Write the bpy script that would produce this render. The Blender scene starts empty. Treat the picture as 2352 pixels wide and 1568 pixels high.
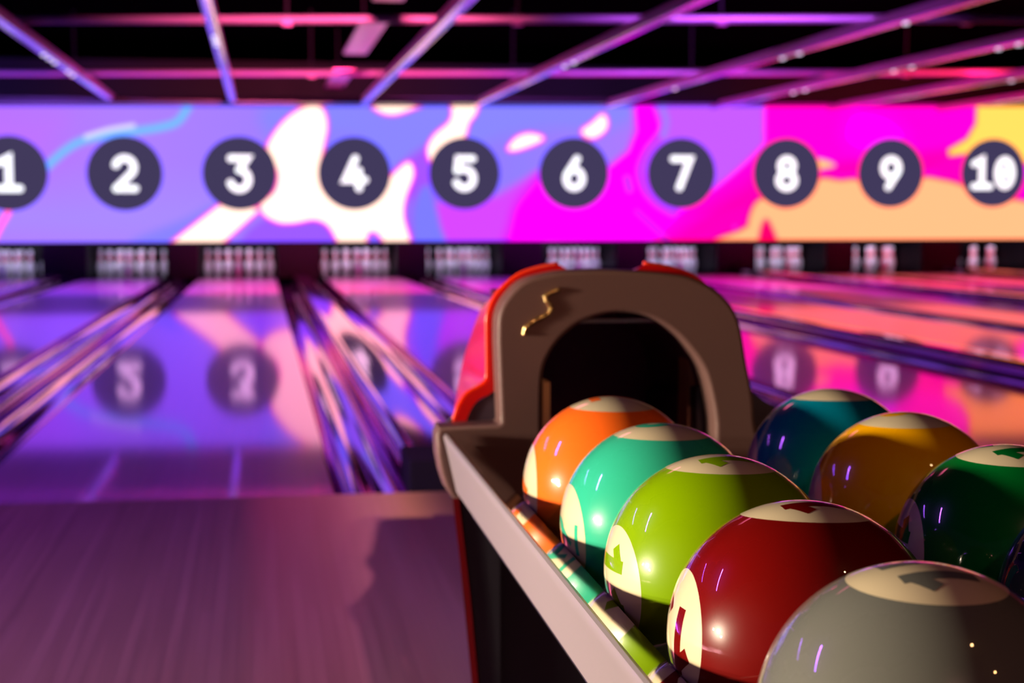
import bpy, bmesh, math, random
import numpy as np
from mathutils import Vector, Matrix

random.seed(7)
S = bpy.context.scene
COL = S.collection

# ------------------------------------------------------------------ camera
EYE = Vector((0.0, 0.0, 0.834))
PITCH, YAW = math.radians(4.975), math.radians(9.213)
cam_data = bpy.data.cameras.new('camera')
cam = bpy.data.objects.new('camera', cam_data); COL.objects.link(cam)
cam.location = EYE
cam.rotation_euler = (math.radians(90) - PITCH, 0, -YAW)
cam_data.sensor_width = 36; cam_data.lens = 3550 / 2352 * 36
cam_data.clip_start = .02; cam_data.clip_end = 100
cam_data.dof.use_dof = True
cam_data.dof.focus_distance = 1.30
cam_data.dof.aperture_fstop = 6.6
S.camera = cam

# ------------------------------------------------------------------ world + exposure
w = bpy.data.worlds.new('world'); S.world = w; w.use_nodes = True
w.node_tree.nodes['Background'].inputs[0].default_value = (.10, .03, .16, 1)
w.node_tree.nodes['Background'].inputs[1].default_value = .06
S.view_settings.view_transform = 'Standard'
S.view_settings.look = 'None'
S.view_settings.exposure = 0.0
S.view_settings.gamma = 1.0
S.view_settings.use_curve_mapping = False

# ------------------------------------------------------------------ lamps of the hall and added fills
def area(name, loc, target, size, power, color, spread=180, sy=None):
    d = bpy.data.lights.new(name, 'AREA'); d.energy = power; d.color = color
    d.size = size; d.spread = math.radians(spread)
    if sy: d.shape = 'RECTANGLE'; d.size_y = sy
    o = bpy.data.objects.new(name, d); COL.objects.link(o); o.location = loc
    o.rotation_euler = (Vector(target) - Vector(loc)).to_track_quat('-Z', 'Y').to_euler()
    return o
def spot(name, loc, target, angle, power, color, radius=.03, blend=.4):
    d = bpy.data.lights.new(name, 'SPOT'); d.energy = power; d.color = color
    d.spot_size = math.radians(angle); d.spot_blend = blend; d.shadow_soft_size = radius
    o = bpy.data.objects.new(name, d); COL.objects.link(o); o.location = loc
    o.rotation_euler = (Vector(target) - Vector(loc)).to_track_quat('-Z', 'Y').to_euler()
    return o
WARM = (1, .83, .60)
area('bar_counter_light', (-5.3, 1.50, 1.00), (.5, 1.5, .5), .26, 72, WARM, 60, .22)
area('bar_counter_light', (-5.3, 1.15, .70), (.5, 1.5, .5), .10, 16, WARM, 60, .08)
area('bar_counter_light', (-5.3, 2.05, .95), (.5, 1.5, .5), .08, 10, WARM, 60, .10)
spot('ceiling_downlight', (.73, -1.9, 3.0), (.4, 2.6, .2), 60, 62, (1, .40, .36), .05)
spot('ceiling_downlight', (1.0, -1.9, 3.0), (.62, 4.15, 0), 11, 75, (1, .55, .16), .02, .25)
spot('ceiling_downlight', (1.5, .1, 3.0), (.6, 1.5, .4), 50, 4, (1, .55, .22), .03)
spot('ceiling_downlight', (2.4, -.9, 3.0), (.7, 1.4, .4), 50, 5, (1, .50, .18), .03)
# violet lamps over the approach, then added fills for floor streak, bars and lanes
for i_, (x_, y_) in enumerate([(-3.1, 3.0), (-3.5, 6.0), (-3.8, 11.0)]):
    area('violet_tube', (x_, y_, 2.75), (x_, y_, 0), 1.8, 36, (.36, .10, 1), 150, .035)
spot('violet_wash', (-3.2, 2.6, 3.05), (-1.1, 3.5, 0), 52, 720, (.44, .12, 1), .05, .8)
spot('added_magenta_fill', (.20, 6.5, 3.05), (.13, 3.4, 0), 44, 16, (1, .14, .30), .30)  # unseen spot added to draw the pink streak on the approach
for x_, tx_, c_, p_ in [(-4.0, -4.5, (.30, .08, 1), 60), (.6, .5, (1, .10, .30), 110), (3.6, 4.4, (.50, .08, .9), 60), (7.5, 9.5, (1, .03, .10), 120)]:
    area('added_truss_fill', (x_, 4.0, 3.05), (tx_, 17.0, 2.95), .8, p_ * .5, c_, 22, .04)  # unseen lamps added to brighten and tint the rails and cross bars
for x_, c_, p_ in [(-3.6, (.30, .10, 1), 150), (-1.9, (.24, .08, 1), 170), (-.33, (1, .10, .50), 200), (1.4, (1, .03, .22), 260), (3.0, (.55, .04, 1), 150),
                   (4.7, (.9, .02, .9), 150), (6.25, (.9, .02, .7), 170), (8.0, (1, .01, .2), 260), (9.5, (1, .02, .12), 300), (11.3, (1, .02, .08), 300)]:
    spot('added_lane_fill', (x_ + .85, 16.2, 3.1), (x_, 18.7, -.1), 54, p_ * 26, c_, .05, .7)  # unseen spots added to colour the far lanes like screen light

# ------------------------------------------------------------------ helpers
def mat(name, color, rough=.5, metal=0., spec=.5, coat=0., coat_rough=.03, emit=None, es=0.):
    m = bpy.data.materials.new(name); m.use_nodes = True
    b = m.node_tree.nodes['Principled BSDF']
    b.inputs['Base Color'].default_value = (*color, 1)
    b.inputs['Roughness'].default_value = rough
    b.inputs['Metallic'].default_value = metal
    b.inputs['Specular IOR Level'].default_value = spec
    b.inputs['Coat Weight'].default_value = coat
    b.inputs['Coat Roughness'].default_value = coat_rough
    if coat >= 1: b.inputs['Coat IOR'].default_value = 1.75
    if emit:
        b.inputs['Emission Color'].default_value = (*emit, 1)
        b.inputs['Emission Strength'].default_value = es
    return m
def srgb(r, g, b):
    return tuple(((c / 255) / 12.92 if c / 255 <= .04045 else ((c / 255 + .055) / 1.055) ** 2.4) for c in (r, g, b))
def N(m, kind, **kw):
    n = m.node_tree.nodes.new(kind)
    for k, v in kw.items():
        if hasattr(n, k): setattr(n, k, v)
        else: n.inputs[k].default_value = v
    return n
def L(m, a, ao, b, bi): m.node_tree.links.new(a.outputs[ao], b.inputs[bi])

def tag(o, label=None, cat=None, group=None, kind=None):
    if label: o['label'] = label
    if cat: o['category'] = cat
    if group: o['group'] = group
    if kind: o['kind'] = kind
    return o
def link(name, me, m=None, parent=None, smooth=False):
    o = bpy.data.objects.new(name, me); COL.objects.link(o)
    if m is not None: me.materials.clear(); me.materials.append(m)
    if parent is not None: o.parent = parent
    if smooth:
        for p in me.polygons: p.use_smooth = True
    return o
def empty(name, loc):
    o = bpy.data.objects.new(name, None); COL.objects.link(o); o.location = loc; o.empty_display_size = .1
    return o
class MB:
    def __init__(s): s.bm = bmesh.new()
    def box(s, x0, x1, y0, y1, z0, z1):
        v = [s.bm.verts.new((x, y, z)) for x in (x0, x1) for y in (y0, y1) for z in (z0, z1)]
        for f in ((0, 1, 3, 2), (4, 6, 7, 5), (0, 4, 5, 1), (2, 3, 7, 6), (0, 2, 6, 4), (1, 5, 7, 3)):
            s.bm.faces.new([v[i] for i in f])
        return s
    def loft(s, rings, closed=True, caps=True):
        R = [[s.bm.verts.new(p) for p in r] for r in rings]
        n = len(R[0])
        for a, b in zip(R, R[1:]):
            for i in range(n if closed else n - 1):
                j = (i + 1) % n
                s.bm.faces.new((a[i], a[j], b[j], b[i]))
        if caps and closed:
            s.bm.faces.new(R[0]); s.bm.faces.new(R[-1])
        return s
    def tube(s, pts, r, n=10):
        rings = []
        for i, p in enumerate(pts):
            p = Vector(p); a = Vector(pts[max(0, i - 1)]); b = Vector(pts[min(len(pts) - 1, i + 1)])
            t = (b - a).normalized(); u = t.orthogonal().normalized() if i == 0 else (u - t * u.dot(t)).normalized()
            v = t.cross(u); rr = r[i] if isinstance(r, (list, tuple)) else r
            rings.append([p + (u * math.cos(k * 2 * math.pi / n) + v * math.sin(k * 2 * math.pi / n)) * rr for k in range(n)])
        return s.loft(rings)
    def lathe(s, prof, n=24):
        rings = [[(r * math.cos(k * 2 * math.pi / n), r * math.sin(k * 2 * math.pi / n), z) for k in range(n)] for r, z in prof]
        return s.loft(rings)
    def build(s, name, m, parent=None, smooth=False, bevel=0):
        if bevel: bmesh.ops.bevel(s.bm, geom=s.bm.edges[:], offset=bevel, segments=2, affect='EDGES', profile=.7)
        bmesh.ops.recalc_face_normals(s.bm, faces=s.bm.faces[:])
        me = bpy.data.meshes.new(name); s.bm.to_mesh(me); s.bm.free()
        o = link(name, me, m, parent, smooth)
        return o
def autosmooth(o, deg=35):
    me = o.data
    for p in me.polygons: p.use_smooth = True
    bm = bmesh.new(); bm.from_mesh(me)
    for e in bm.edges:
        if len(e.link_faces) == 2 and e.calc_face_angle(0) > math.radians(deg): e.smooth = False
    bm.to_mesh(me); bm.free()
    return o
def catmull(P, k=6, closed=False):
    P = [Vector(p) for p in P]; n = len(P); out = []
    for i in range(n if closed else n - 1):
        g = (lambda j: P[j % n]) if closed else (lambda j: P[min(max(j, 0), n - 1)])
        a, b, c, d = g(i - 1), g(i), g(i + 1), g(i + 2)
        for s in range(k):
            t = s / k
            out.append(.5 * ((2 * b) + (c - a) * t + (2 * a - 5 * b + 4 * c - d) * t * t + (3 * b - a - 3 * c + d) * t ** 3))
    if not closed: out.append(P[-1])
    return out
def plate_mesh(name, loops, half, bevel=0.0, yc=0.0, res=2):
    """outline(s) in X,Z (first the outside, then holes) made into a plate of real thickness facing -Y"""
    cu = bpy.data.curves.new(name, 'CURVE'); cu.dimensions = '2D'; cu.fill_mode = 'BOTH'
    cu.extrude = half - bevel; cu.bevel_depth = bevel; cu.bevel_resolution = res; cu.offset = -bevel
    for lp in loops:
        sp = cu.splines.new('POLY'); sp.points.add(len(lp) - 1)
        for p, q in zip(sp.points, lp): p.co = (q[0], q[1], 0, 1)
        sp.use_cyclic_u = True
    ob = bpy.data.objects.new(name, cu); COL.objects.link(ob)
    dg = bpy.context.evaluated_depsgraph_get(); dg.update()
    me = bpy.data.meshes.new_from_object(ob.evaluated_get(dg))
    bpy.data.objects.remove(ob); bpy.data.curves.remove(cu)
    for v in me.vertices: x, y, z = v.co; v.co = (x, yc - z, y)
    me.name = name
    return me

# ------------------------------------------------------------------ stroke lettering
def arc(cx, cy, rx, ry, a0, a1, n=14):
    return [(cx + rx * math.cos(math.radians(a0 + (a1 - a0) * i / n)), cy + ry * math.sin(math.radians(a0 + (a1 - a0) * i / n))) for i in range(n + 1)]
SCREEN_GLYPH = {   # skeleton strokes, height 1, width about .62
    '1': [[(.02, .80), (.30, .95), (.30, .05)], [(.02, .05), (.60, .05)]],
    '2': [arc(.31, .68, .26, .27, 165, -35) + [(.06, .05)], [(.06, .05), (.60, .05)]],
    '3': [[(.06, .95), (.54, .95), (.30, .60)], arc(.30, .31, .27, .29, 88, -160)],
    '4': [[(.34, .95), (.04, .30), (.62, .30)], [(.44, .58), (.44, .05)]],
    '5': [[(.55, .95), (.12, .95), (.08, .58)], [(.08, .60)] + arc(.30, .34, .27, .29, 100, -155)],
    '6': [[(.40, .95), (.10, .48)], arc(.31, .33, .25, .28, 0, 360, 24)],
    '7': [[(.04, .95), (.58, .95), (.24, .05)]],
    '8': [arc(.31, .73, .21, .22, 0, 360, 20), arc(.31, .27, .26, .24, 0, 360, 22)],
    '9': [[(.22, .05), (.52, .52)], arc(.31, .67, .25, .28, 0, 360, 24)],
    '0': [arc(.31, .50, .26, .45, 0, 360, 28), [(.22, .36), (.40, .64)]],
}
BALL_GLYPH = {
    '1': [[(.34, 0), (.34, 1.0)], [(.36, .88), (.02, .64)]],
    '2': [arc(.30, .72, .23, .24, 165, -35) + [(.06, .06)], [(.0, .06), (.60, .06)]],
    '3': [arc(.27, .73, .22, .21, 150, -80), arc(.27, .29, .25, .24, 85, -150)],
    '5': [[(.54, .95), (.10, .95), (.08, .56)], [(.08, .56)] + arc(.28, .31, .25, .26, 110, -150)],
    '7': [[(.0, .94), (.58, .94), (.22, 0)]],
    '8': [arc(.30, .74, .19, .20, 0, 360, 20), arc(.30, .28, .24, .23, 0, 360, 22)],
    '9': [[(.18, 0), (.50, .52)], arc(.30, .68, .22, .26, 0, 360, 22), [(-.02, -.22), (.62, -.22)]],
}
def resample(P, d):
    out = [Vector(P[0])]
    for a, b in zip(P, P[1:]):
        a, b = Vector(a), Vector(b); n = max(1, int((b - a).length / d))
        for i in range(1, n + 1): out.append(a.lerp(b, i / n))
    return out
def ribbon(bm, P, w, fn, caps, across=3, step=.06):
    P = resample(P, step); closed = (P[0] - P[-1]).length < 1e-4
    rows = []
    n = len(P)
    for i in range(n):
        a = P[i - 1] if i else (P[-2] if closed else P[0]); b = P[i + 1] if i < n - 1 else (P[1] if closed else P[-1])
        d1 = (P[i] - a); d2 = (b - P[i])
        if d1.length < 1e-6: d1 = d2
        if d2.length < 1e-6: d2 = d1
        t = (d1.normalized() + d2.normalized()).normalized()
        k = 1 / max(.5, t.dot(d1.normalized()))
        nn = Vector((-t.y, t.x)) * w / 2 * k
        rows.append([P[i] + nn * (1 - 2 * j / across) for j in range(across + 1)])
    V = [[bm.verts.new(fn(q)) for q in r] for r in rows]
    for a, b in zip(V, V[1:]):
        for j in range(across): bm.faces.new((a[j], a[j + 1], b[j + 1], b[j]))
    if caps and not closed:
        for c in (P[0], P[-1]):
            ce = bm.verts.new(fn(c)); ring = [bm.verts.new(fn(c + Vector((math.cos(t), math.sin(t))) * w / 2)) for t in [k * math.pi / 10 for k in range(20)]]
            for i in range(20): bm.faces.new((ce, ring[i], ring[(i + 1) % 20]))
def text_width(txt, adv): return (len(txt) - 1) * adv + .62

# ------------------------------------------------------------------ materials
def glossy_floor(name, base_fn, tint, rough, ior=.1, fmax=1.0, r2=0, w2=.4, ani=0., bump=.0, bscale=3.0, boost=1.0):
    """lacquered boards: Fresnel mix of a diffuse wood and a clear lacquer reflection"""
    m = bpy.data.materials.new(name); m.use_nodes = True; nt = m.node_tree
    for n in list(nt.nodes): nt.nodes.remove(n)
    out = N(m, 'ShaderNodeOutputMaterial'); mix = N(m, 'ShaderNodeMixShader')
    dif = N(m, 'ShaderNodeBsdfDiffuse'); gl = N(m, 'ShaderNodeBsdfGlossy'); lw = N(m, 'ShaderNodeLayerWeight'); lw.inputs['Blend'].default_value = .5
    pw = N(m, 'ShaderNodeMath', operation='POWER'); pw.inputs[1].default_value = 3; L(m, lw, 'Facing', pw, 0)
    fr = N(m, 'ShaderNodeMapRange'); fr.inputs[3].default_value = ior; fr.inputs[4].default_value = fmax; L(m, pw, 0, fr, 0)
    gl.inputs['Color'].default_value = (*tint, 1); gl.inputs['Roughness'].default_value = rough
    tc = N(m, 'ShaderNodeTexCoord'); mp = N(m, 'ShaderNodeMapping'); L(m, tc, 'Object', mp, 'Vector')
    mp.inputs['Scale'].default_value = (24, .7, 1)
    no = N(m, 'ShaderNodeTexNoise'); no.inputs['Scale'].default_value = 2.0; no.inputs['Detail'].default_value = 5
    L(m, mp, 'Vector', no, 'Vector')
    br = N(m, 'ShaderNodeTexBrick'); mp2 = N(m, 'ShaderNodeMapping'); L(m, tc, 'Object', mp2, 'Vector')
    mp2.inputs['Rotation'].default_value = (0, 0, math.pi / 2)
    L(m, mp2, 'Vector', br, 'Vector')
    br.inputs['Scale'].default_value = 1; br.inputs['Brick Width'].default_value = 1.6; br.inputs['Row Height'].default_value = .027
    br.inputs['Mortar Size'].default_value = .0006
    a, b = base_fn
    br.inputs['Color1'].default_value = (*a, 1); br.inputs['Color2'].default_value = (*b, 1)
    br.inputs['Mortar'].default_value = (a[0] * .5, a[1] * .5, a[2] * .5, 1)
    mm = N(m, 'ShaderNodeMix', data_type='RGBA', blend_type='MULTIPLY'); mm.inputs[0].default_value = .5
    L(m, br, 'Color', mm, 6); L(m, no, 'Fac', mm, 7)
    L(m, mm, 2, dif, 'Color')
    if bump:
        mp3 = N(m, 'ShaderNodeMapping'); L(m, tc, 'Object', mp3, 'Vector'); mp3.inputs['Scale'].default_value = (1, .25, 1)
        n2 = N(m, 'ShaderNodeTexNoise'); n2.inputs['Scale'].default_value = bscale; n2.inputs['Detail'].default_value = 1
        L(m, mp3, 'Vector', n2, 'Vector')
        bp = N(m, 'ShaderNodeBump'); bp.inputs['Strength'].default_value = 1; bp.inputs['Distance'].default_value = bump
        L(m, n2, 'Fac', bp, 'Height'); L(m, bp, 'Normal', gl, 'Normal')
    L(m, fr, 0, mix, 'Fac')
    if r2:
        g2 = N(m, 'ShaderNodeBsdfGlossy'); g2.inputs['Color'].default_value = (*tint, 1); g2.inputs['Roughness'].default_value = r2; g2.inputs['Anisotropy'].default_value = ani
        tv = N(m, 'ShaderNodeCombineXYZ'); tv.inputs[0].default_value = 0; tv.inputs[1].default_value = 1; L(m, tv, 0, g2, 'Tangent')
        ms2 = N(m, 'ShaderNodeMixShader'); ms2.inputs[0].default_value = w2; L(m, gl, 'BSDF', ms2, 1); L(m, g2, 'BSDF', ms2, 2); gl = ms2
    L(m, dif, 'BSDF', mix, 1); L(m, gl, 0, mix, 2); L(m, mix, 'Shader', out, 'Surface')
    return m
M = {}
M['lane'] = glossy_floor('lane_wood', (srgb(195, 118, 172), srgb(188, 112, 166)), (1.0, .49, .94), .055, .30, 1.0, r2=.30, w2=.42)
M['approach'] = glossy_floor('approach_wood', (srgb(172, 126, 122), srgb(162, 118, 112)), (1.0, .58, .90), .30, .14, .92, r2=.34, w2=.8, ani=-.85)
M['gutter'] = glossy_floor('gutter_plastic', ((.008, .003, .03), (.008, .003, .03)), (1.0, .50, .85), .05, .15, .9)
M['cap'] = glossy_floor('capping_plastic', ((.012, .005, .02), (.012, .005, .02)), (1.0, .52, .80), .05, .2, .95)
M['deck'] = mat('pin_deck_black', (.006, .004, .007), .18, 0, .5)
M['black'] = mat('black_matte', (.006, .005, .008), .7)
M['ceil'] = mat('ceiling_black', (.0006, .0005, .0008), 1, 0, 0)
M['kick'] = mat('kickback_black', (.004, .003, .006), .4, 0, .15)
M['rail'] = mat('rail_aluminium', (.80, .42, .85), .10, 1.0)
M['railside'] = mat('rail_side', (.75, .35, .60), .45, .2)
M['cross'] = mat('cross_bar', (.7, .6, .7), .4, .3)
M['panel'] = mat('ceiling_panel_pink', (.95, .32, .62), .28, .6)  # white panels; the pink light on them is put into the colour
M['white'] = mat('white_emissive', (1, 1, 1), .5, emit=(.88, .86, 1), es=1.25)
M['numeral'] = mat('numeral_white', (.1, .1, .1), .6, emit=(.93, .95, 1.0), es=1.55)
M['disc'] = mat('number_disc_dark', (0, 0, 0), .8, 0, 0, emit=srgb(66, 58, 92), es=1.0)
M['bezel'] = mat('hood_plastic', srgb(102, 74, 71), .45, 0, .35)
M['hoodin'] = mat('hood_inside', (.14, .035, .11), .4)
M['red'] = mat('red_plastic', srgb(205, 6, 14), .30, 0, .30, .10, .08)
M['redlow'] = mat('red_plastic_dark', srgb(110, 2, 10), .3)
M['shoulder'] = mat('shoulder_plastic', srgb(62, 50, 66), .35, 0, .5)
M['body'] = mat('body_dark', (.012, .010, .014), .4)
M['railout'] = mat('rail_outer_paint', srgb(150, 140, 145), .36, .2, .5)
M['railin'] = mat('rail_inner_steel', (.80, .76, .72), .07, 1.0)
M['tray'] = mat('tray_black', (.01, .009, .01), .5)
M['rubber'] = mat('rubber_track', (.02, .018, .018), .6)
M['glint'] = mat('glint_gold', (.95, .70, .30), .25, 1.0)
M['label'] = mat('label_cream', srgb(214, 198, 162), .32, 0, .5, 1, .02)

# ------------------------------------------------------------------ the hall
LX0, LX1 = -5.0, 14.2
FOUL, YS, YD = 4.47, 22.4, 21.7          # foul line, screen plane, front of pin deck
SLOPE = .0092
def lz(y): return -SLOPE * (y - FOUL) if y > FOUL else 0.0
MB().box(LX0, LX1, -3.2, FOUL, -.3, 0).build('floor', M['approach'])['kind'] = 'structure'
MB().box(LX0, LX1, -3.2, 26, 3.2, 3.3).build('ceiling', M['ceil'])['kind'] = 'structure'
MB().box(LX1, LX1 + .1, -3.2, 26, -.6, 3.3).build('wall_right', M['black'])['kind'] = 'structure'
MB().box(LX0 - .1, LX0, 2.6, 26, -.6, 3.3).build('wall_left', M['black'])['kind'] = 'structure'
MB().box(LX0, LX1, 25.9, 26, -.6, 3.2).build('wall_back', M['black'])['kind'] = 'structure'
MB().box(LX0, LX1, FOUL, 25.9, -.75, -.62).build('trim_1', M['black'])['kind'] = 'structure'

# ------------------------------------------------------------------ lanes
LW, NAR, WID = 1.05, .51, .68
left = {3: -.85}
WORD = ['nought', 'one', 'two', 'three', 'four', 'five', 'six', 'seven', 'eight', 'nine', 'ten', 'eleven']
gaps = {}   # gap to the right of lane n
for n in range(1, 12): gaps[n] = NAR if n % 2 == 0 else WID
gaps[0] = NAR
x = -.85
for n in range(4, 12): x = x + LW + gaps[n - 1]; left[n] = x
x = -.85
for n in range(2, 0, -1): x = x - gaps[n] - LW; left[n] = x
def slab(x0, x1, y0, y1, t=.12, up=0.0):
    b = MB(); z0, z1 = lz(y0) + up, lz(y1) + up
    b.loft([[(x0, y0, z0 - t), (x1, y0, z0 - t), (x1, y0, z0), (x0, y0, z0)], [(x0, y1, z1 - t), (x1, y1, z1 - t), (x1, y1, z1), (x0, y1, z1)]])
    return b
for n in sorted(left):
    x0 = left[n]
    o = slab(x0, x0 + LW, FOUL + .002, YD).build('bowling_lane', M['lane'])
    tag(o, ('glossy bowling lane running up to the disc numbered %s' % WORD[n]) if n <= 10 else 'glossy bowling lane furthest right, beyond the one numbered ten', 'bowling lane', 'bowling lanes')
    o = slab(x0, x0 + LW, YD + .002, 24.0).build('pin_deck', M['deck'])
    tag(o, ('dark pin deck under the pins of lane %s' % WORD[n]) if n <= 10 else 'dark pin deck of the lane furthest right', 'pin deck', 'pin decks')

def gutter(x0, wd, label):
    prof = []
    for i in range(13):
        a = math.pi * i / 12
        prof.append((x0 + wd / 2 - math.cos(a) * (wd / 2 - .006), -.008 - .085 * math.sin(a)))
    outer = [(x0 + wd - .001, -.008), (x0 + wd - .001, -.115), (x0 + .001, -.115), (x0 + .001, -.008)]
    ring = prof + outer
    rings = []
    ys = [FOUL + .003 + (22.60 - FOUL) * i / 60 for i in range(61)]
    for i, y in enumerate(ys):
        rings.append([(px, y, pz + lz(y)) for px, pz in ring])
    o = MB().loft(rings).build('lane_gutter', M['gutter']); autosmooth(o, 40)
    return tag(o, label, 'gutter', 'lane gutters')
def cap(x0, x1, h, label, raised):
    r = min(.045, (x1 - x0) * .45)
    prof = [(x0 + .001, -.11), (x0 + .001, 0)]
    for i in range(7):
        a = math.pi / 2 * i / 6; prof.append((x0 + .001 + r * (1 - math.cos(a)), (h - r * .8) + r * .8 * math.sin(a)))
    for i in range(7):
        a = math.pi / 2 * (1 - i / 6); prof.append((x1 - .001 - r * (1 - math.cos(a)), (h - r * .8) + r * .8 * math.sin(a)))
    prof += [(x1 - .001, 0), (x1 - .001, -.11)]
    ys = [FOUL + .004 + (22.60 - FOUL) * i / 40 for i in range(41)]
    if raised: ys[0] = FOUL + .30
    rings = [[(px, y, pz + lz(y)) for px, pz in prof] for y in ys]
    o = MB().loft(rings).build('division_cap', M['cap']); autosmooth(o, 40)
    return tag(o, label, 'lane divider', 'capped dividers between lanes')
for n in sorted(left):
    if n == 11: continue
    g0 = left[n] + LW; g1 = left[n + 1]; gw = .225
    lr = (n + 1 <= 10)
    nx = WORD[n + 1] if lr else 'the one right of it'
    gutter(g0, gw, 'glossy purple gutter along the right edge of lane %s' % WORD[n])
    gutter(g1 - gw, gw, 'glossy purple gutter along the left edge of lane %s' % WORD[n + 1] if lr else 'glossy gutter along the left edge of the furthest right lane')
    big = (g1 - g0) > .6
    cap(g0 + gw, g1 - gw, .085 if big else .035, '%s glossy cap between lane %s and lane %s' % ('wide raised' if big else 'narrow low', WORD[n], nx), big)
gutter(left[1] - .225, .225, 'glossy purple gutter along the left edge of lane one')
gutter(left[11] + LW, .225, 'glossy gutter along the right edge of the furthest right lane')
b = MB().box(LX0, left[1] - .225, FOUL, 24, -.5, -.02).build('trim_2', M['black']); b['kind'] = 'structure'
b = MB().box(left[11] + LW + .225, LX1, FOUL, 24, -.5, -.02).build('trim_3', M['black']); b['kind'] = 'structure'
# black end housings of the raised ball return tracks at the foul line
for n in sorted(left):
    if n == 11 or gaps[n] != WID: continue
    g0 = left[n] + LW + .225; g1 = left[n + 1] - .225
    o = MB().box(g0 - .004, g1 + .004, FOUL + .003, FOUL + .30, -.10, .092).build('track_end_box', M['black'], bevel=.006)
    tag(o, 'black box at the near end of the cap between lanes %s and %s' % (WORD[n], WORD[n + 1]) if n < 10 else 'black box', 'track housing', 'track end boxes')

# ------------------------------------------------------------------ pins
def pin_profile():
    pr = [(0, 0), (.025, 0), (.0272, .004), (.036, .025), (.0455, .055), (.0530, .085), (.0600, .114), (.0570, .145), (.0480, .178), (.0360, .205),
          (.0270, .232), (.0238, .254), (.0245, .275), (.0285, .305), (.0322, .335), (.0310, .358), (.0235, .374), (.010, .3805), (0, .381)]
    q = [Vector(p) for p in pr]; out = [q[0], q[1], q[2]]
    out += catmull([q[i] for i in range(2, len(q))], 3)[1:]
    return [(max(v.x, 1e-5), v.y) for v in out]
pm = bpy.data.materials.new('pin_plastic'); pm.use_nodes = True
pb = pm.node_tree.nodes['Principled BSDF']; pb.inputs['Roughness'].default_value = .25
tc = N(pm, 'ShaderNodeTexCoord'); sp = N(pm, 'ShaderNodeSeparateXYZ'); L(pm, tc, 'Object', sp, 0)
cr = N(pm, 'ShaderNodeValToRGB'); cr.color_ramp.interpolation = 'CONSTANT'
mr = N(pm, 'ShaderNodeMath', operation='MULTIPLY'); mr.inputs[1].default_value = 1 / .381; L(pm, sp, 'Z', mr, 0); L(pm, mr, 0, cr, 0)
els = cr.color_ramp.elements; els[0].position = 0; els[0].color = (.78, .76, .86, 1); els[1].position = .60; els[1].color = (.75, .05, .10, 1)
e = els.new(.665); e.color = (.78, .76, .86, 1); e = els.new(.69); e.color = (.75, .05, .10, 1); e = els.new(.76); e.color = (.78, .76, .86, 1)
L(pm, cr, 'Color', pb, 'Base Color')
proto = MB().lathe(pin_profile(), 20).build('bowling_pin', pm, smooth=True)
POS = [('front pin', 0, 0), ('left pin of the second row', -.1524, 1), ('right pin of the second row', .1524, 1), ('left pin of the third row', -.3048, 2), ('middle pin of the third row', 0, 2),
       ('right pin of the third row', .3048, 2), ('outer left pin of the back row', -.4572, 3), ('inner left pin of the back row', -.1524, 3), ('inner right pin of the back row', .1524, 3), ('outer right pin of the back row', .4572, 3)]
first = True
YP = 22.78
for n in range(1, 11):
    for nm, dx, row in POS:
        if n == 10 and nm in ('x',): continue
        o = proto if first else proto.copy()
        if not first: COL.objects.link(o)
        first = False
        y = YP + row * .264
        o.location = (left[n] + LW / 2 + dx, y, lz(y) + .0008)
        tag(o, 'white red-banded bowling pin on lane %s, %s' % (WORD[n], nm), 'bowling pin', 'bowling pins on lane %s' % WORD[n])

# pit: side kickbacks between lanes, a back curtain and the top of the masking
for n in sorted(left):
    if n == 11: continue
    x0 = left[n] + LW + .03; x1 = left[n + 1] - .03
    o = MB().box(x0, x1, 22.62, 24.4, lz(23) - .01, .42).build('kickback_panel', M['kick'])
    tag(o, 'dark kickback partition between the pins of lane %s and the lane right of it' % WORD[n], 'partition', 'kickback partitions')
o = MB().box(LX0, LX1, 24.4, 24.46, -.5, .5).build('pit_curtain', M['kick'])
tag(o, 'black curtain behind all the bowling pins', 'curtain')
area('pinsetter_lamp', (3.5, 22.56, .46), (3.5, 23.4, .20), 17.5, 150, (.80, .76, 1), 130, .06)

# ------------------------------------------------------------------ LED screen
D0 = 3550.0
SX0, SX1 = -4.6, 13.8
cp, spi, cy_, sy_ = math.cos(PITCH), math.sin(PITCH), math.cos(YAW), math.sin(YAW)
Fv = np.array([sy_ * cp, cy_ * cp, -spi]); Rv = np.array([cy_, -sy_, 0]); Uv = np.cross(Rv, Fv)
def ztop(X): return 2.215 + (X + 3.5) * .0098
ZB = .343
nx_, nz_ = 1180, 120
Xg = np.linspace(SX0, SX1, nx_); tg = np.linspace(0, 1, nz_)
XX, TT = np.meshgrid(Xg, tg, indexing='ij')
ZZ = ZB + TT * (ztop(XX) - ZB)
dx = XX; dy = np.full_like(XX, YS); dz = ZZ - EYE.z
den = dx * Fv[0] + dy * Fv[1] + dz * Fv[2]
PU = 1176 + D0 * (dx * Rv[0] + dy * Rv[1]) / den          # artwork coordinates across the screen
PV = 784 - D0 * (dx * Uv[0] + dy * Uv[1] + dz * Uv[2]) / den
def poly_sd(P):
    P = np.array(P, float); n = len(P)
    d = np.full(PU.shape, 1e9); ins = np.zeros(PU.shape, bool)
    for i in range(n):
        a = P[i]; b = P[(i + 1) % n]; e = b - a
        wx = PU - a[0]; wy = PV - a[1]
        t = np.clip((wx * e[0] + wy * e[1]) / (e @ e + 1e-9), 0, 1)
        d = np.minimum(d, np.hypot(wx - t * e[0], wy - t * e[1]))
        c = ((a[1] > PV) != (b[1] > PV)) & (PU < (b[0] - a[0]) * (PV - a[1]) / (b[1] - a[1] + 1e-12) + a[0])
        ins ^= c
    return np.where(ins, -d, d)
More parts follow.
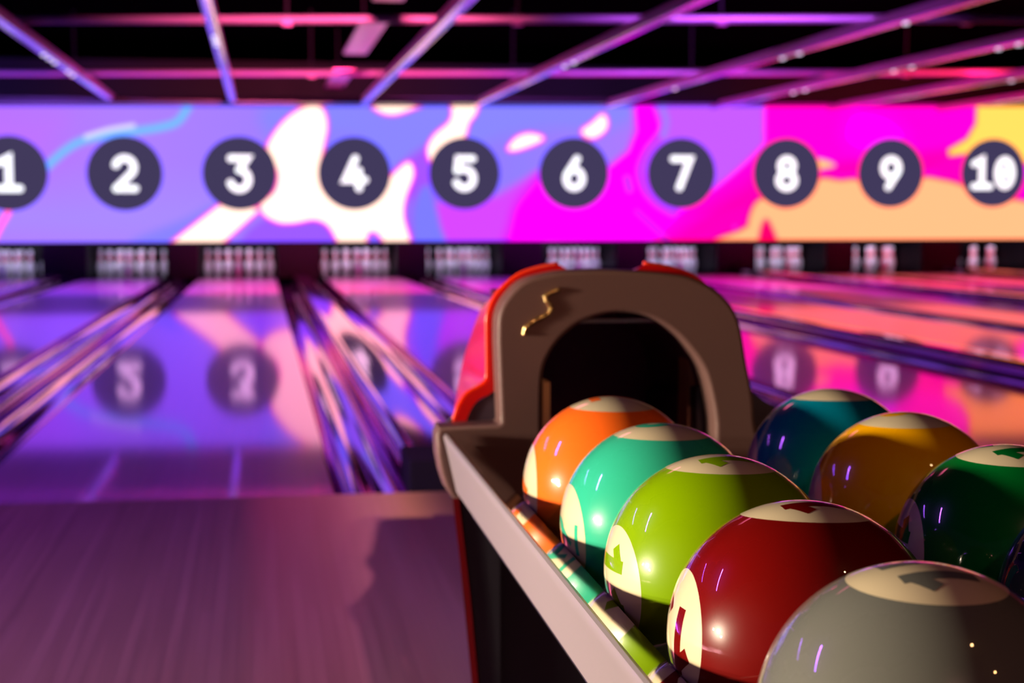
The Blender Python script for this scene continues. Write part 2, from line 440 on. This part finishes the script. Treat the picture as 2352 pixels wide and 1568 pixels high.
def line_sd(P):
    P = np.array(P, float); d = np.full(PU.shape, 1e9)
    for a, b in zip(P, P[1:]):
        e = b - a; t = np.clip(((PU - a[0]) * e[0] + (PV - a[1]) * e[1]) / (e @ e + 1e-9), 0, 1)
        d = np.minimum(d, np.hypot(PU - a[0] - t * e[0], PV - a[1] - t * e[1]))
    return d
def sm(P, closed=True, k=5): return [(v.x, v.y) for v in catmull(P, k, closed)]
IMG = np.zeros(PU.shape + (3,))
stops = [(-400, (190, 100, 255)), (0, (182, 112, 255)), (300, (172, 126, 255)), (600, (160, 125, 255)), (760, (140, 128, 255)), (900, (150, 110, 255)), (1200, (145, 125, 255)), (1440, (168, 120, 255)), (1500, (200, 90, 255)), (1760, (225, 60, 250)), (1800, (255, 0, 225)), (2352, (255, 0, 190)), (3000, (255, 0, 150))]
sx = [s[0] for s in stops]
for c in range(3): IMG[..., c] = np.interp(PU, sx, [srgb(*s[1])[c] for s in stops])
def paint(sd, col, soft=3.0, a=1.0):
    k = np.clip(.5 - sd / (2 * soft), 0, 1) * a
    col = np.array(srgb(*col))
    IMG[...] = IMG * (1 - k[..., None]) + col * k[..., None]
# lower left lightening, soft washes
paint(poly_sd([(-400, 430), (600, 430), (500, 570), (-400, 570)]), (166, 138, 255), 60, .8)
paint(poly_sd([(-300, 300), (130, 280), (60, 420), (-300, 500)]), (190, 112, 255), 50, .8)
paint(poly_sd(sm([(300, 556), (430, 500), (520, 455), (560, 480), (480, 530), (420, 565)])), (132, 128, 255), 12, .9)
paint(poly_sd(sm([(620, 240), (1000, 235), (1440, 235), (1400, 300), (1200, 300), (960, 400), (900, 420), (840, 330), (740, 300), (640, 330)])), (136, 134, 255), 20, .9)
paint(poly_sd(sm([(900, 400), (1010, 330), (1000, 480), (985, 570), (930, 570), (950, 470)])), (168, 78, 255), 12, .9)
paint(poly_sd(sm([(612, 500), (760, 505), (790, 570), (560, 570)])), (155, 90, 255), 10)
# magenta field
paint(poly_sd([(1452, 236), (1458, 300), (1440, 345), (1400, 378), (1340, 384), (1240, 388), (1200, 420), (1150, 452), (1100, 468), (1000, 470), (1010, 520), (1025, 570), (3000, 570), (3000, 420), (1755, 236)]), (238, 0, 240), 8)
paint(poly_sd(sm([(1000, 470), (1120, 455), (1230, 400), (1180, 470), (1140, 570), (1010, 570)])), (208, 78, 255), 14, .8)
paint(poly_sd(sm([(960, 445), (985, 425), (1000, 470), (1012, 520), (1026, 575), (962, 575), (948, 510)])), (124, 122, 255), 7)
# purple upper right with swirl
paint(poly_sd([(1502, 230), (1756, 230), (1756, 330), (1720, 378), (1650, 424), (1575, 465), (1520, 430), (1478, 390), (1490, 340), (1525, 300)]), (198, 90, 255), 9)
paint(poly_sd([(1757, 225), (2260, 225), (2240, 300), (2180, 360), (2100, 410), (1960, 400), (1870, 400), (1800, 460), (1740, 470), (1560, 500), (1640, 440), (1757, 330)]), (255, 0, 222), 8)
paint(poly_sd(sm([(1960, 260), (2040, 270), (2080, 320), (2000, 350), (1940, 320)])), (240, 0, 248), 30, .9)
paint(line_sd(sm([(1512, 236), (1528, 270), (1520, 310), (1490, 350), (1474, 390), (1484, 430), (1510, 462), (1545, 484)], False)) - 9, (205, 62, 255), 7)
paint(line_sd(sm([(1516, 236), (1530, 275), (1524, 310)], False)) - 8, (150, 132, 255), 5, .8)
paint(line_sd(sm([(1440, 410), (1446, 435)], False)) - 6, (200, 60, 255), 4, .8)
paint(line_sd([(1462, 485), (1500, 520), (1540, 556)]) - 3, (175, 40, 255), 4, .9)
paint(poly_sd(sm([(1540, 540), (1620, 480), (1700, 430), (1760, 400), (1760, 570), (1540, 570)])), (255, 0, 160), 25, .7)
paint(line_sd([(1688, 520), (1696, 556)]) - 3, (180, 40, 255), 4, .8)
paint(poly_sd([(2190, 340), (2352, 420), (2352, 470), (2200, 430), (2140, 400), (1880, 408), (1880, 380)]), (255, 0, 150), 14, .6)
# peach field with a red halo, yellow corner
peach = sm([(1722, 580), (1719, 520), (1735, 470), (1765, 455), (1800, 478), (1850, 460), (1880, 413), (1930, 416), (1972, 416), (2010, 455), (2070, 455), (2115, 412), (2160, 414), (2215, 430), (2270, 470), (2330, 460), (2420, 480), (2500, 460), (2800, 500), (3000, 580)])
paint(poly_sd(peach) - 6, (255, 0, 80), 4)
paint(poly_sd(peach), (255, 192, 135), 4)
hole = sm([(1742, 580), (1744, 530), (1757, 502), (1772, 515), (1790, 575)])
paint(poly_sd(hole), (255, 0, 110), 4)
yel = [(2247, 220), (2900, 220), (2900, 390), (2500, 400), (2352, 372), (2300, 340), (2240, 350), (2182, 356), (2180, 345), (2222, 320), (2243, 285)]
paint(poly_sd(yel) - 4, (255, 40, 60), 4)
paint(poly_sd(yel), (255, 224, 98), 4)
paint(poly_sd(sm([(1872, 366), (1900, 370), (1917, 380), (1895, 386), (1876, 388)])), (255, 200, 130), 4)
# white blobs with hot pink outlines
W = []
W.append(sm([(714, 242), (671, 264), (639, 296), (616, 336), (622, 362), (640, 398), (632, 440), (600, 470), (610, 494), (643, 510), (679, 510), (721, 503), (752, 515), (772, 545), (785, 572), (835, 570), (843, 538), (860, 531), (877, 545), (890, 570), (942, 572), (926, 500), (930, 455), (948, 405), (945, 380), (932, 376), (894, 411), (850, 455), (790, 470), (745, 440), (733, 400), (740, 345), (750, 290), (740, 252)]))
W.append([(392, 560), (505, 472), (596, 480), (500, 566)])
W.append(sm([(862, 238), (962, 238), (950, 248), (905, 262), (872, 255)]))
W.append(sm([(1036, 225), (1095, 225), (1092, 258), (1076, 282), (1064, 318), (1040, 338), (1000, 372), (986, 362), (984, 338), (1000, 310), (1032, 282), (1040, 255)]))
W.append(sm([(1168, 342), (1186, 318), (1215, 308), (1245, 315), (1238, 325), (1190, 343)]))
W.append(sm([(1338, 300), (1360, 284), (1384, 264), (1394, 280), (1388, 300), (1365, 315), (1346, 312)]))
for p in W: paint(poly_sd(p) - 5.5, (255, 30, 200), 3.5)
for p in W: paint(poly_sd(p), (255, 246, 238), 3)
paint(line_sd(sm([(100, 390), (150, 345), (200, 320), (300, 303), (370, 292), (410, 277), (437, 236)], False)) - 9, (112, 188, 255), 6)
paint(line_sd(sm([(198, 314), (250, 298), (306, 289)], False)) - 5, (228, 222, 255), 4)
paint(line_sd(sm([(-20, 560), (0, 520), (22, 478), (30, 420)], False)) - 8, (255, 110, 225), 4)
bright = IMG.min(axis=2)
IMG = np.where(IMG > .85, IMG * np.where(IMG[..., 1:2] > .8, np.array([1.95, 1.42, 1.25]), np.array([1.85, 1.45, 1.7])), IMG * 1.06) * (1 - .0 * bright[..., None])
verts = np.stack([XX, np.full_like(XX, YS), ZZ], -1).reshape(-1, 3)
idx = np.arange(nx_ * nz_).reshape(nx_, nz_)
quads = np.stack([idx[:-1, :-1], idx[1:, :-1], idx[1:, 1:], idx[:-1, 1:]], -1).reshape(-1, 4)
me = bpy.data.meshes.new('display_surface')
me.vertices.add(len(verts)); me.vertices.foreach_set('co', verts.ravel())
me.loops.add(quads.size); me.loops.foreach_set('vertex_index', quads.ravel().astype(np.int32))
me.polygons.add(len(quads)); me.polygons.foreach_set('loop_start', (np.arange(len(quads)) * 4).astype(np.int32))
me.update(calc_edges=True)
ca = me.color_attributes.new('picture', 'FLOAT_COLOR', 'POINT')
ca.data.foreach_set('color', np.concatenate([IMG.reshape(-1, 3), np.ones((len(verts), 1))], 1).astype(np.float32).ravel())
scr = empty('led_screen', (3.6, YS, ZB))
tag(scr, 'long colourful LED screen wall above the pins with numbered discs', 'screen')
ms = bpy.data.materials.new('led_picture'); ms.use_nodes = True
for n_ in list(ms.node_tree.nodes): ms.node_tree.nodes.remove(n_)
o_ = N(ms, 'ShaderNodeOutputMaterial'); e_ = N(ms, 'ShaderNodeEmission'); at_ = N(ms, 'ShaderNodeVertexColor', layer_name='picture')
L(ms, at_, 'Color', e_, 'Color'); L(ms, e_, 0, o_, 0); e_.inputs['Strength'].default_value = 1.0
PINV = Matrix.Translation((-3.6, -YS, -ZB))
def own(o, root=None):
    """keep world place while hanging the part under its thing"""
    root = root or scr
    o.parent = root; o.matrix_parent_inverse = Matrix.Translation(-root.location); return o
own(link('display_surface', me, ms))
b = MB(); b.loft([[(SX0, YS + .01, ZB - .02), (SX0, YS + .16, ZB - .02), (SX0, YS + .16, ztop(SX0) + .05), (SX0, YS + .01, ztop(SX0) + .05)],
                  [(SX1, YS + .01, ZB - .02), (SX1, YS + .16, ZB - .02), (SX1, YS + .16, ztop(SX1) + .05), (SX1, YS + .01, ztop(SX1) + .05)]])
own(b.build('screen_cabinet', M['black']))
b = MB(); b.loft([[(SX0, YS - .5, ztop(SX0) + .01), (SX0, YS + .01, ztop(SX0) + .01), (SX0, YS + .01, ztop(SX0) + .09), (SX0, YS - .5, ztop(SX0) + .09)],
                  [(SX1, YS - .5, ztop(SX1) + .01), (SX1, YS + .01, ztop(SX1) + .01), (SX1, YS + .01, ztop(SX1) + .09), (SX1, YS - .5, ztop(SX1) + .09)]])
o = b.build('trim_4', mat('soffit_gloss', (.006, .005, .009), .30, 0, .4)); o['kind'] = 'structure'
DISC = [(23, 398), (287, 398), (550, 398), (813, 398), (1067, 398), (1318, 397), (1564, 397), (1806, 397), (2045, 396), (2280, 396)]
DXZ = [(-3.43, 1.298), (-1.87, 1.301), (-.285, 1.308), (1.34, 1.313), (2.935, 1.318), (4.555, 1.325), (6.18, 1.33), (7.81, 1.337), (9.46, 1.345), (11.12, 1.352)]
for i, (X, Z) in enumerate(DXZ):
    n = i + 1
    b = MB(); rr = .522
    ring = lambda y: [(X + rr * math.cos(t), y, Z + rr * math.sin(t)) for t in [k * 2 * math.pi / 64 for k in range(64)]]
    b.loft([ring(YS - .006), ring(YS - .02)])
    d = own(b.build('number_disc', M['disc'])); d['label'] = 'dark round disc with the white number %d' % n
    bm = bmesh.new(); txt = str(n); adv = .80; H = .47 if n < 10 else .455; wsc = 1.02
    tw = text_width(txt, adv) * wsc
    for k, ch in enumerate(txt):
        for st in SCREEN_GLYPH[ch]:
            ribbon(bm, st, .205, lambda q: (X + ((q.x + k * adv) * wsc - tw / 2) * H, YS - .026, Z + (q.y - .5) * H * 1.0), True)
    me = bpy.data.meshes.new('numeral'); bm.to_mesh(me); bm.free()
    o = own(link('numeral', me, M['numeral'])); o.parent = d; o.matrix_parent_inverse = Matrix.Identity(4)
    o.matrix_parent_inverse = Matrix.Identity(4)

# ------------------------------------------------------------------ ceiling rails
BX = [-2.0, -.36, 1.47, 3.10, 5.0, 6.64, 8.46, 10.19]
BN = ['leftmost', 'second from left', 'third from left', 'fourth from left', 'fifth from left', 'sixth from left', 'seventh from left', 'rightmost']
SPOTS = {0: [15.3, 15.7, 16.1, 17.2, 17.6], 1: [13.5, 13.8, 14.1], 3: [15.72, 15.28], 4: [14.5, 14.03, 11.6, 18.44], 5: [18.83, 18.4, 15.69, 15.23, 13.33, 12.95], 6: [16.65, 16.0]}
for i, X in enumerate(BX):
    r = empty('ceiling_rail', (X, 9.3, 2.27))
    tag(r, 'slim ceiling light rail running to the screen, %s of the eight' % BN[i], 'ceiling rail', 'ceiling rails along the lanes')
    w2 = .045
    own(MB().box(X - w2, X + w2, 9.3, 22.33, 2.285, 2.365).build('rail_body', M['railside'], bevel=.004), r)
    b = MB()
    prof = [(X + w2 * math.cos(t), 2.283 + .018 * math.sin(t)) for t in [math.pi + math.pi * k / 8 for k in range(9)]]
    b.loft([[(px, y, pz) for px, pz in prof] for y in (9.3, 22.3)])
    own(autosmooth(b.build('reflective_strip', M['rail']), 50), r)
    for y in SPOTS.get(i, []):
        b = MB(); b.loft([[(X + .022 * math.cos(t), y + .035 * math.sin(t), z) for t in [k * math.pi / 8 for k in range(16)]] for z in (2.268, 2.255)])
        own(b.build('white_spot', M['white']), r)  # small white emissive disc under the rail
for lab, a, c in (('near', (-3.2, 14.22, 2.44), (8.3, 12.25, 2.44)), ('far', (-3.6, 19.7, 2.44), (10.5, 17.3, 2.44))):
    r = empty('cross_bar', (2.5, a[1], 2.44)); tag(r, 'horizontal metal cross bar over the ceiling rails, %s one of the two' % lab + (' , nearer the camera' if lab == 'near' else ' , nearer the screen'), 'ceiling bar', 'cross bars')
    r['label'] = 'metal ceiling cross bar over the rails, the upper one in view' if lab == 'near' else 'metal ceiling cross bar over the rails, the lower one, nearer the screen'
    own(MB().tube([a, c], .033, 12).build('bar', M['cross']), r)
    for t in (.1, .3, .47, .62, .8):
        p = Vector(a).lerp(Vector(c), t)
        own(MB().tube([p + Vector((0, 0, -.05)), (p.x, p.y, 3.19)], .012, 6).build('hanger', M['black']), r)
        own(MB().box(p.x - .04, p.x + .04, p.y - .04, p.y + .04, 2.39, 2.42).build('clamp', M['railside']), r)
for k, (y0, y1, lab) in enumerate([(9.5, 12.75, 'pink-lit flat ceiling panel at the top edge of the view'), (14.0, 17.2, 'pink-lit flat ceiling panel between the two cross bars'), (19.45, 22.2, 'violet-lit flat ceiling panel just above the screen')]):
    r = empty('ceiling_panel', (1.05, y0, 2.5)); tag(r, lab, 'ceiling panel', 'flat ceiling panels')
    own(MB().box(.92, 1.17, y0, y1, 2.5, 2.53).build('panel_face', M['panel']), r)
    own(MB().tube([(1.04, (y0 + y1) / 2, 2.53), (1.04, (y0 + y1) / 2, 3.19)], .01, 6).build('hanger', M['black']), r)

# ------------------------------------------------------------------ ball return
HY = 2.30; HC = .555
ret = empty('ball_return', (HC, HY, 0))
tag(ret, 'red and dark brown bowling ball return with arched hood and steel rack rails', 'ball return')
def P_(o): return own(o, ret)
Lo = [(.445, .736), (.395, .724), (.366, .698), (.353, .672), (.351, .640), (.352, .60), (.3555, .508)]
wingL = [(.352, .5045), (.262, .503), (.257, .490), (.259, .459), (.264, .432), (.272, .408), (.283, .392)]
Ro = [(.575, .736), (.62, .732), (.652, .7265), (.689, .709), (.717, .682), (.732, .650), (.743, .593), (.754, .539), (.757, .503), (.76, .485)]
wingR = [(.845, .483), (.852, .470), (.85, .44), (.84, .408), (.827, .392)]
top = [(.445, .736), (.49, .7385), (.53, .7385), (.575, .736)]
Lup = [(v.x, v.y) for v in catmull(Lo[::-1], 5)]
Rdn = [(v.x, v.y) for v in catmull(Ro, 5)]
outer = wingL[::-1] + Lup + top[1:3] + Rdn + wingR
hole_pts = [(.419, .50), (.4205, .579), (.433, .614), (.455, .641), (.485, .661), (.532, .673), (.580, .668), (.622, .645), (.653, .614), (.675, .580), (.688, .535), (.694, .50)]
hole = [(.420, .412)] + [(v.x, v.y) for v in catmull(hole_pts, 5)] + [(.696, .412)]
me = plate_mesh('hood_bezel', [outer, hole], .03, .006, HY + .03, 3)
P_(autosmooth(link('hood_bezel', me, M['bezel']), 40))
# throat behind the arch
b = MB()
ring = lambda y, s: [(HC + (px - HC) * s, y, .40 + (pz - .40) * s) for px, pz in hole]
b.loft([ring(HY + .055, 1.03), ring(HY + .16, 1.03), ring(HY + .40, 1.0)], closed=False, caps=False)
o = b.build('hood_throat', M['hoodin']); P_(autosmooth(o, 60))
P_(MB().box(.40, .71, HY + .39, HY + .41, .38, .69).build('throat_back', mat('throat_back', (.16, .02, .13), .5)))
P_(MB().box(.40, .71, HY + .05, HY + .40, .38, .40).build('throat_floor', M['hoodin']))
P_(MB().box(.43, .68, HY + .10, HY + .115, .650, .656).build('throat_bar', M['cross']))
liner = mat('throat_liner', srgb(215, 165, 130), .5)
P_(MB().box(.4335, .4450, HY + .07, HY + .12, .40, .560).build('liner_strip', liner))
P_(MB().box(.677, .690, HY + .10, HY + .16, .40, .600).build('liner_strip', liner))
# red shell behind the bezel: a left and a right cheek, each with a fender over the shoulder
front = [(.289, .488), (.295, .508), (.303, .529), (.315, .545), (.334, .555), (.345, .566), (.3465, .585), (.346, .640), (.3475, .668), (.361, .698), (.392, .726), (.425, .7385), (.458, .7445)]
rear = [(.338, .450), (.340, .470), (.344, .490), (.347, .51), (.351, .53), (.355, .55), (.36, .57), (.37, .600), (.38, .63), (.392, .655), (.41, .672), (.43, .682), (.46, .690)]
def cheek(sgn):
    b = MB(); fx = lambda px: px if sgn > 0 else .592 + (.458 - px) * 1.16
    k0 = 0 if sgn > 0 else 5
    F = catmull(front[k0:], 4); Rr = catmull(rear[k0:], 4)
    th = Vector((.016, -.012))
    rings = []
    for t, y in ((0, HY + .058), (.06, HY + .075), (.35, HY + .19), (1, HY + .45)):
        pr = [F[i].lerp(Rr[i], t) for i in range(len(F))]
        inn = [p + Vector((.014, -.010)) for p in pr][::-1]
        rings.append([(fx(p.x), y, p.y) for p in pr + inn])
    b.loft(rings)
    return autosmooth(b.build('hood_shell', M['red']), 50)
lipm = mat('red_lip_lit', srgb(232, 52, 12), .25, 0, .5)  # same red as the shell, warm highlight painted in as brighter orange
P_(MB().tube([(p.x - .002, HY + .064, p.y + .001) for p in catmull(front, 4)], .0038, 10).build('shell_lip', lipm, smooth=True))
P_(MB().tube([(.592 + (.458 - p.x) * 1.16, HY + .064, p.y + .001) for p in catmull(front[5:], 4)], .0038, 10).build('shell_lip', lipm, smooth=True))
for s, l in ((1, 'glossy red shell cheek left of the arch'), (-1, 'glossy red shell cheek right of the arch')):
    o = cheek(s); P_(o); o['label'] = l
# roof between the cheeks, shoulder and body
b = MB(); b.loft([[(.44, y, z), (.67, y, z), (.67, y, z - .02), (.44, y, z - .02)] for y, z in ((HY + .058, .722), (HY + .2, .712), (HY + .45, .675))])
P_(b.build('hood_roof', M['shoulder']))
for sgn in (1, -1):
    fx = lambda px: px if sgn > 0 else 2 * HC - px
    b = MB(); b.loft([[(fx(.272), HY + .061, .498), (fx(.36), HY + .061, .552), (fx(.43), HY + .061, .552), (fx(.43), HY + .061, .38), (fx(.285), HY + .061, .38)],
                      [(fx(.344), HY + .45, .44), (fx(.39), HY + .45, .50), (fx(.43), HY + .45, .50), (fx(.43), HY + .45, .38), (fx(.350), HY + .45, .38)]])
    P_(b.build('shoulder', M['shoulder'], bevel=.004))
b = MB(); W2 = lambda z: .03 * (1 - z / .38)
b.loft([[(.292 + .036, HY + .075, .0), (.782, HY + .075, .0), (.818, HY + .075, .385), (.292, HY + .075, .385)],
        [(.44, HY + .75, .0), (.67, HY + .75, .0), (.69, HY + .75, .385), (.42, HY + .75, .385)]])
P_(b.build('body', M['body']))
for sgn in (1, -1):
    fx = lambda px: px if sgn > 0 else 2 * HC - px
    b = MB(); b.loft([[(fx(.286), HY + .05, .40), (fx(.296), HY + .05, .40), (fx(.296), HY + .09, .40), (fx(.292), HY + .09, .40)],
                      [(fx(.306), HY + .05, .22), (fx(.316), HY + .05, .22), (fx(.316), HY + .09, .22), (fx(.312), HY + .09, .22)],
                      [(fx(.325), HY + .05, 0), (fx(.335), HY + .05, 0), (fx(.335), HY + .09, 0), (fx(.331), HY + .09, 0)]])
    o = P_(b.build('side_trim', M['redlow'])); o['label'] = 'red trim strip down the %s edge of the body' % ('left' if sgn > 0 else 'right')
    x0, x1 = sorted((fx(.301), fx(.363)))
    b = MB(); b.loft([[(fx(.300), HY + .055, .395), (fx(.363), HY + .055, .395), (fx(.363), HY + .075, .395), (fx(.300), HY + .075, .395)],
                      [(fx(.3395), HY + .055, .002), (fx(.363), HY + .055, .002), (fx(.363), HY + .075, .002), (fx(.3395), HY + .075, .002)]])
    P_(b.build('front_pillar', mat('pillar', (.022, .020, .028), .35)))
# reflected glint on the bezel, modelled as a raised golden squiggle
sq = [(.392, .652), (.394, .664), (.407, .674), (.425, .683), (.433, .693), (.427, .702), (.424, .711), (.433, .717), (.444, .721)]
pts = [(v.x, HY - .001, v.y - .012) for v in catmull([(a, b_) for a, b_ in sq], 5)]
P_(MB().tube(pts, [.0026 + .0018 * abs(math.sin(i * .9)) for i in range(len(pts))], 8).build('squiggle_glint', M['glint'], smooth=True))['label'] = 'golden squiggle modelled as a glint on the hood'

# rack: folded rails along both sides, centre ridge, tray and rubber tracks
RY0, RY1 = .62, HY + .002
def extr(prof, y0, y1, name, m, sgn=1, bevel=0):
    fx = lambda px: px if sgn > 0 else 2 * (HC + .012) - px
    b = MB(); b.loft([[(fx(px), y, pz) for px, pz in prof] for y in (y0, y1)])
    return P_(autosmooth(b.build(name, m), 40))
for s in (1, -1):
    outp = [(.2865, .405), (.2700, .4775), (.2672, .4875), (.2682, .4920), (.2712, .4938), (.2745, .4925), (.2760, .4900), (.2735, .4880), (.2725, .4850), (.2900, .406)]
    extr(outp, RY0, RY1 - .01, 'rail_outer_plate', M['railout'], s)
    inp = [(.2745, .4926), (.3125, .4765), (.3135, .4745), (.3120, .4725), (.2750, .4885)]
    extr(inp, RY0, RY1 - .01, 'rail_inner_plate', M['railin'], s)
    extr([(.312, .474), (.312, .39), (.306, .40), (.306, .474)], RY0, RY1, 'rail_skirt', M['tray'], s)
extr([(.312, .365), (.822, .365), (.822, .384), (.312, .384)], RY0, RY1, 'tray', M['tray'])
extr([(.552, .38), (.582, .38), (.575, .425), (.559, .425)], RY0, RY1, 'centre_ridge', M['tray'])
for xc in (.419, .715):
    for s in (-1, 1):
        k = (.1075 + .009) / .1075
        P_(MB().tube([(xc + s * .052 * k, RY0, .496 - .0941 * k), (xc + s * .052 * k, RY1 + .1, .496 - .0941 * k)], .009, 12).build('rubber_track', M['rubber'], smooth=True))
P_(MB().box(.275, .859, RY0 - .02, RY0, .365, .47).build('rack_end_plate', M['body'], bevel=.004))
P_(MB().box(.44, .69, RY0 + .05, RY0 + .25, 0, .362).build('rack_leg', M['body'], bevel=.006))

# ------------------------------------------------------------------ bowling balls
BR = .1075
def ball_mat(name, col, rough=.30):
    m = mat(name, col, rough, 0, .12, 1.0, .018)
    nt = m.node_tree; b = nt.nodes['Principled BSDF']
    tc = N(m, 'ShaderNodeTexCoord'); no = N(m, 'ShaderNodeTexNoise'); no.inputs['Scale'].default_value = 9; no.inputs['Detail'].default_value = 6
    L(m, tc, 'Object', no, 'Vector')
    rp = N(m, 'ShaderNodeMapRange'); rp.inputs[1].default_value = .35; rp.inputs[2].default_value = .7; rp.inputs[3].default_value = rough * .8; rp.inputs[4].default_value = rough * 1.35
    L(m, no, 'Fac', rp, 0); L(m, rp, 0, b, 'Roughness')
    n2 = N(m, 'ShaderNodeTexNoise'); n2.inputs['Scale'].default_value = 60; n2.inputs['Detail'].default_value = 3; L(m, tc, 'Object', n2, 'Vector')
    bp = N(m, 'ShaderNodeBump'); bp.inputs['Strength'].default_value = .25; bp.inputs['Distance'].default_value = .00008
    L(m, n2, 'Fac', bp, 'Height'); L(m, bp, 'Normal', b, 'Normal')
    return m
sphere = bmesh.new(); bmesh.ops.create_uvsphere(sphere, u_segments=128, v_segments=64, radius=BR)
sph_me = bpy.data.meshes.new('ball_body'); sphere.to_mesh(sph_me); sphere.free()
for p in sph_me.polygons: p.use_smooth = True
def on_sphere(nrm, up, R):
    nrm = nrm.normalized(); up = (up - nrm * up.dot(nrm)).normalized(); rt = up.cross(nrm)
    def fn(q):       # q in metres along the surface
        l = math.hypot(q[0], q[1])
        if l < 1e-9: return nrm * R
        a = l / BR; d = (rt * q[0] + up * q[1]) / l
        return (nrm * math.cos(a) + d * math.sin(a)) * R
    return fn
def viewdir(c, az, el):
    """direction on the ball given as degrees to the left of, and above, the sight line to it"""
    v = (EYE - Vector(c)).normalized(); z = Vector((0, 0, 1)); l = v.cross(z).normalized() * -1
    l = z.cross(v).normalized() * -1
    u = v.cross(l).normalized()
    if u.z < 0: u = -u
    a, e = math.radians(az), math.radians(el)
    return (v * math.cos(e) * math.cos(a) + l * math.cos(e) * math.sin(a) + u * math.sin(e))
LEFTW = Vector((-1, 0, 0)); Z = Vector((0, 0, 1))
def patch(root, c, nrm, up, txt, ink, dark_ok=True, ang=28.5, size=.052):
    bm = bmesh.new(); fn = on_sphere(nrm, up, BR + .00012); rad = math.radians(ang) * BR
    cv = bm.verts.new(fn((0, 0))); prev = None; n = 96
    for k in range(1, 13):
        rr = rad * k / 12
        ringv = [bm.verts.new(fn((rr * math.cos(2 * math.pi * i / n), rr * math.sin(2 * math.pi * i / n)))) for i in range(n)]
        for i in range(n):
            j = (i + 1) % n
            if prev is None: bm.faces.new((cv, ringv[i], ringv[j]))
            else: bm.faces.new((prev[i], ringv[i], ringv[j], prev[j]))
        prev = ringv
    me = bpy.data.meshes.new('number_patch'); bmesh.ops.recalc_face_normals(bm, faces=bm.faces[:]); bm.to_mesh(me); bm.free()
    p = link('number_patch', me, M['label'], root, True)
    p['label'] = 'round cream patch' + (' with the number %s' % txt if txt else '')
    if txt:
        bm = bmesh.new(); f2 = on_sphere(nrm, up, BR + .00026); adv = .78
        tw = text_width(txt, adv)
        for k, ch in enumerate(txt):
            for st in BALL_GLYPH[ch]:
                ribbon(bm, st, .23 if len(st) > 2 or ch != '9' else .12, lambda q: f2(((q.x + k * adv - tw / 2) * size, (q.y - .5) * size)), False, 4, .05)
        me = bpy.data.meshes.new('numeral'); bmesh.ops.recalc_face_normals(bm, faces=bm.faces[:]); bm.to_mesh(me); bm.free()
        link('numeral', me, ink, p, True)
def vz(v): return Vector(v)
BALLS = [
 # name colour, centre, rgb, label, [(az, el, up, text)]
 ('orange', (.419, 1.828, .496), srgb(255, 108, 30), 'orange bowling ball nearest the hood in the left row', [(-3, 80.7, 'L', '7'), (83, -2, 'L', '7')]),
 ('teal', (.419, 1.590, .496), srgb(46, 172, 138), 'teal green bowling ball in the left row between the orange and lime balls', [(-2, 80.5, 'L', '9'), (75, -7, 'L', '9')]),
 ('lime', (.419, 1.374, .496), srgb(118, 154, 0), 'lime green bowling ball in the middle of the left row', [(-2, 80.5, 'L', '11'), (69, -8, 'R', '11')]),
 ('maroon', (.419, 1.145, .496), srgb(104, 8, 6), 'dark red bowling ball in the left row just behind the grey one', [(-1, 80.7, 'L', '13'), (72.5, -2, 'D', '13')]),
 ('grey', (.420, .928, .496), srgb(100, 101, 95), 'grey bowling ball nearest the camera', [(-4, 71.6, 'L', '15')]),
 ('petrol', (.715, 1.862, .496), srgb(0, 118, 142), 'petrol blue bowling ball nearest the hood in the right row', [(6, 84, 'L', ''), (86, -1, 'L', '')]),
 ('yellow', (.715, 1.633, .496), srgb(238, 168, 0), 'yellow bowling ball in the right row', [(6, 81, 'L', '8'), (84, -3, 'L', '')]),
 ('green', (.715, 1.390, .496), srgb(0, 100, 36), 'dark green bowling ball in the right row between the yellow and navy balls', [(-3, 78, 'L', '12'), (72, -2, 'R', '12')]),
 ('navy', (.715, 1.173, .496), srgb(16, 10, 60), 'navy blue bowling ball cut by the right edge of the view', []),
]
for nm, c, col, lab, pats in BALLS:
    m = ball_mat('ball_' + nm, col)
    r = link('bowling_ball', sph_me.copy(), m); r.location = c
    tag(r, lab, 'bowling ball', 'bowling balls on the return rack')
    for az, el, up, txt in pats:
        nrm = viewdir(c, az, el)
        if el > 60:
            u = Vector((-1, 0, 0))
        else:
            side = Z.cross(nrm).normalized()      # to the viewer's right across the patch
            u = {'L': -side, 'R': side, 'D': -Z, 'U': Z}[up]
        patch(r, c, nrm, u, txt, m)
